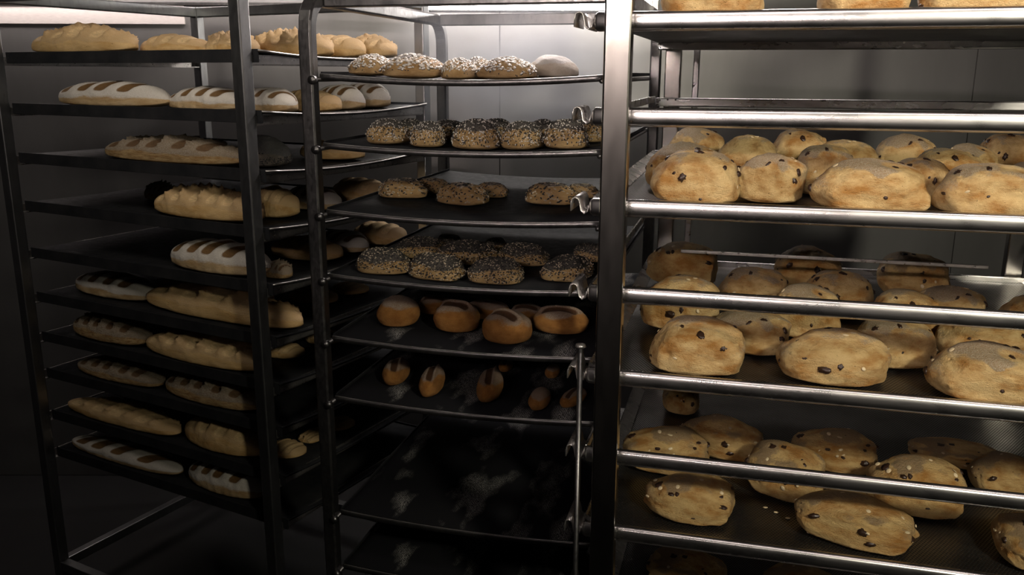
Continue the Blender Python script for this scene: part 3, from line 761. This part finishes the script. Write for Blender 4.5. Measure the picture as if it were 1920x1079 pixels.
wall('ceiling', (-2.7, -2.3, CZ), (3.0, WY+.1, CZ+.1), M_plaster)
wall('floor', (-2.7, -2.3, -.1), (3.0, WY+.1, 0), M_floor)
bm = bmesh.new(); box(bm, (-2.6, WY-.012, EYE+.222), (-.60, WY-.0003, EYE+.231)); structure('trim_1', bm, M_dark)
bm = bmesh.new(); box(bm, (-2.59, WY-.006, EYE+.160), (-1.12, WY-.0004, EYE+.2215)); structure('trim_2', bm, plain('white_wall_band', (.72, .68, .65), .5))

# ------------------------------------------------------------------ lamps
def emis(name, c, s):
    m, nt, b = mat(name); nt.nodes.remove(b); e = N(nt, 'ShaderNodeEmission'); e.inputs[0].default_value = (*c, 1); e.inputs[1].default_value = s
    nt.links.new(e.outputs[0], nt.nodes['Material Output'].inputs[0]); return m
def tube_lamp(loc, length, label, strength, c, rz=0):
    t = empty('tube_lamp', loc, rz, label, 'lamp')
    bm = bmesh.new(); tube(bm, [(-length/2, 0, 0), (length/2, 0, 0)], .018, 16); from_bm('fluorescent_tube', bm, emis('tube_glow', c, strength), t, True)
    add_box('housing', (-length/2-.03, .022, -.02), (length/2+.03, .052, .03), M_lip, t)
    for s in (-1, 1): add_box('end_socket', (s*(length/2+.012)-.012, -.02, -.022), (s*(length/2+.012)+.012, .024, .022), M_lip, t)
    return t
tube_lamp((.06, WY-.056, EYE+.225), .80, 'glowing white fluorescent tube on the back wall above the racks', 50, (1, .93, .88))
def area(name, loc, aim, sx, sy, power, c, spread=None):
    l = bpy.data.lights.new(name, 'AREA'); l.shape = 'RECTANGLE'; l.size = sx; l.size_y = sy; l.energy = power; l.color = c
    if spread: l.spread = spread
    o = bpy.data.objects.new(name, l); C.objects.link(o); o.location = loc
    o.rotation_euler = (Vector(aim)-Vector(loc)).to_track_quat('-Z', 'Y').to_euler(); return o
def spot(name, loc, aim, ang, blend, power, c, rad):
    l = bpy.data.lights.new(name, 'SPOT'); l.spot_size = ang; l.spot_blend = blend; l.energy = power; l.color = c; l.shadow_soft_size = rad
    o = bpy.data.objects.new(name, l); C.objects.link(o); o.location = loc
    o.rotation_euler = (Vector(aim)-Vector(loc)).to_track_quat('-Z', 'Y').to_euler(); return o
spot('work_lamp', (.88, -.48, EYE+.54), (.76, 1.35, EYE-.20), math.radians(68), 1., 118, (1, .93, .75), .09)
area('left_fill_light', (-.75, 1.10, EYE+.60), (-.85, 2.3, EYE+.12), .9, .06, 1.9, (1, .90, .80), math.radians(80))  # added fill, no fixture: brightens the upper loaves of the left rack
area('hanging_tube', (.60, .90, EYE+.38), (.58, 1.15, EYE), 1.2, .06, 3.2, (1, .84, .80))
area('back_tube', (.30, 2.40, EYE+.60), (.08, 1.75, EYE), 1.2, .08, 11, (1, .88, .85), math.radians(105))
area('post_highlight_light', (-.62, -.70, EYE+.40), (.25, 1.24, EYE+.20), 1.0, .06, 2.9, (1, .84, .79), math.radians(50))  # added light behind the camera, reflected as the right post's bright top
tube_lamp((-1.30, WY-.056, EYE+.295), 1.2, 'white tube lamp high on the back wall above the left rack', 24, (1, .86, .82))
# thin steam drifting behind the rolls of the middle rack
V, Fc = ico(3); sm = bpy.data.meshes.new('steam'); sm.from_pydata([v.copy() for v in V], [], Fc)
mv = bpy.data.materials.new('steam'); mv.use_nodes = True; nt = mv.node_tree; nt.nodes.remove(nt.nodes['Principled BSDF'])
pv = N(nt, 'ShaderNodeVolumePrincipled'); pv.inputs['Color'].default_value = (.9, .93, 1, 1); pv.inputs['Anisotropy'].default_value = .2
tc = N(nt, 'ShaderNodeTexCoord'); ln = N(nt, 'ShaderNodeVectorMath', operation='LENGTH'); nt.links.new(tc.outputs['Object'], ln.inputs[0])
nz = noise_tex(nt, 2.2, 2, .5, tc.outputs['Object']); rp = ramp(nt, ln.outputs['Value'], [(.15, 1.), (.95, 0.)]); rn = ramp(nt, nz.outputs[0], [(.35, .2), (.65, 1.)])
m1 = N(nt, 'ShaderNodeMath', operation='MULTIPLY'); nt.links.new(rp.outputs[0], m1.inputs[0]); nt.links.new(rn.outputs[0], m1.inputs[1])
m2 = N(nt, 'ShaderNodeMath', operation='MULTIPLY'); m2.inputs[1].default_value = 3.0; nt.links.new(m1.outputs[0], m2.inputs[0])
nt.links.new(m2.outputs[0], pv.inputs['Density']); nt.links.new(pv.outputs[0], nt.nodes['Material Output'].inputs['Volume'])
so = link('steam', sm, mv); so.location = (.02, 2.46, EYE+.02); so.scale = (.42, .52, .24); so.rotation_euler = (0, 0, -.25)
tag(so, 'thin pale steam drifting behind the rolls of the middle rack', 'steam', None, 'stuff')
w = bpy.data.worlds.new('world'); bpy.context.scene.world = w; w.use_nodes = True
w.node_tree.nodes['Background'].inputs[0].default_value = (.5, .6, .8, 1); w.node_tree.nodes['Background'].inputs[1].default_value = .002
vs = bpy.context.scene.view_settings; vs.view_transform = 'Standard'; vs.look = 'None'; vs.exposure = 0; vs.gamma = 1; vs.use_curve_mapping = False
import os
if os.environ.get('DBG'):
    for o, k, u, v, W, D, H, vb in placed: print('PL', o['label'], k, *["%.3f" % q for q in (u, v, W, D, H, vb)])
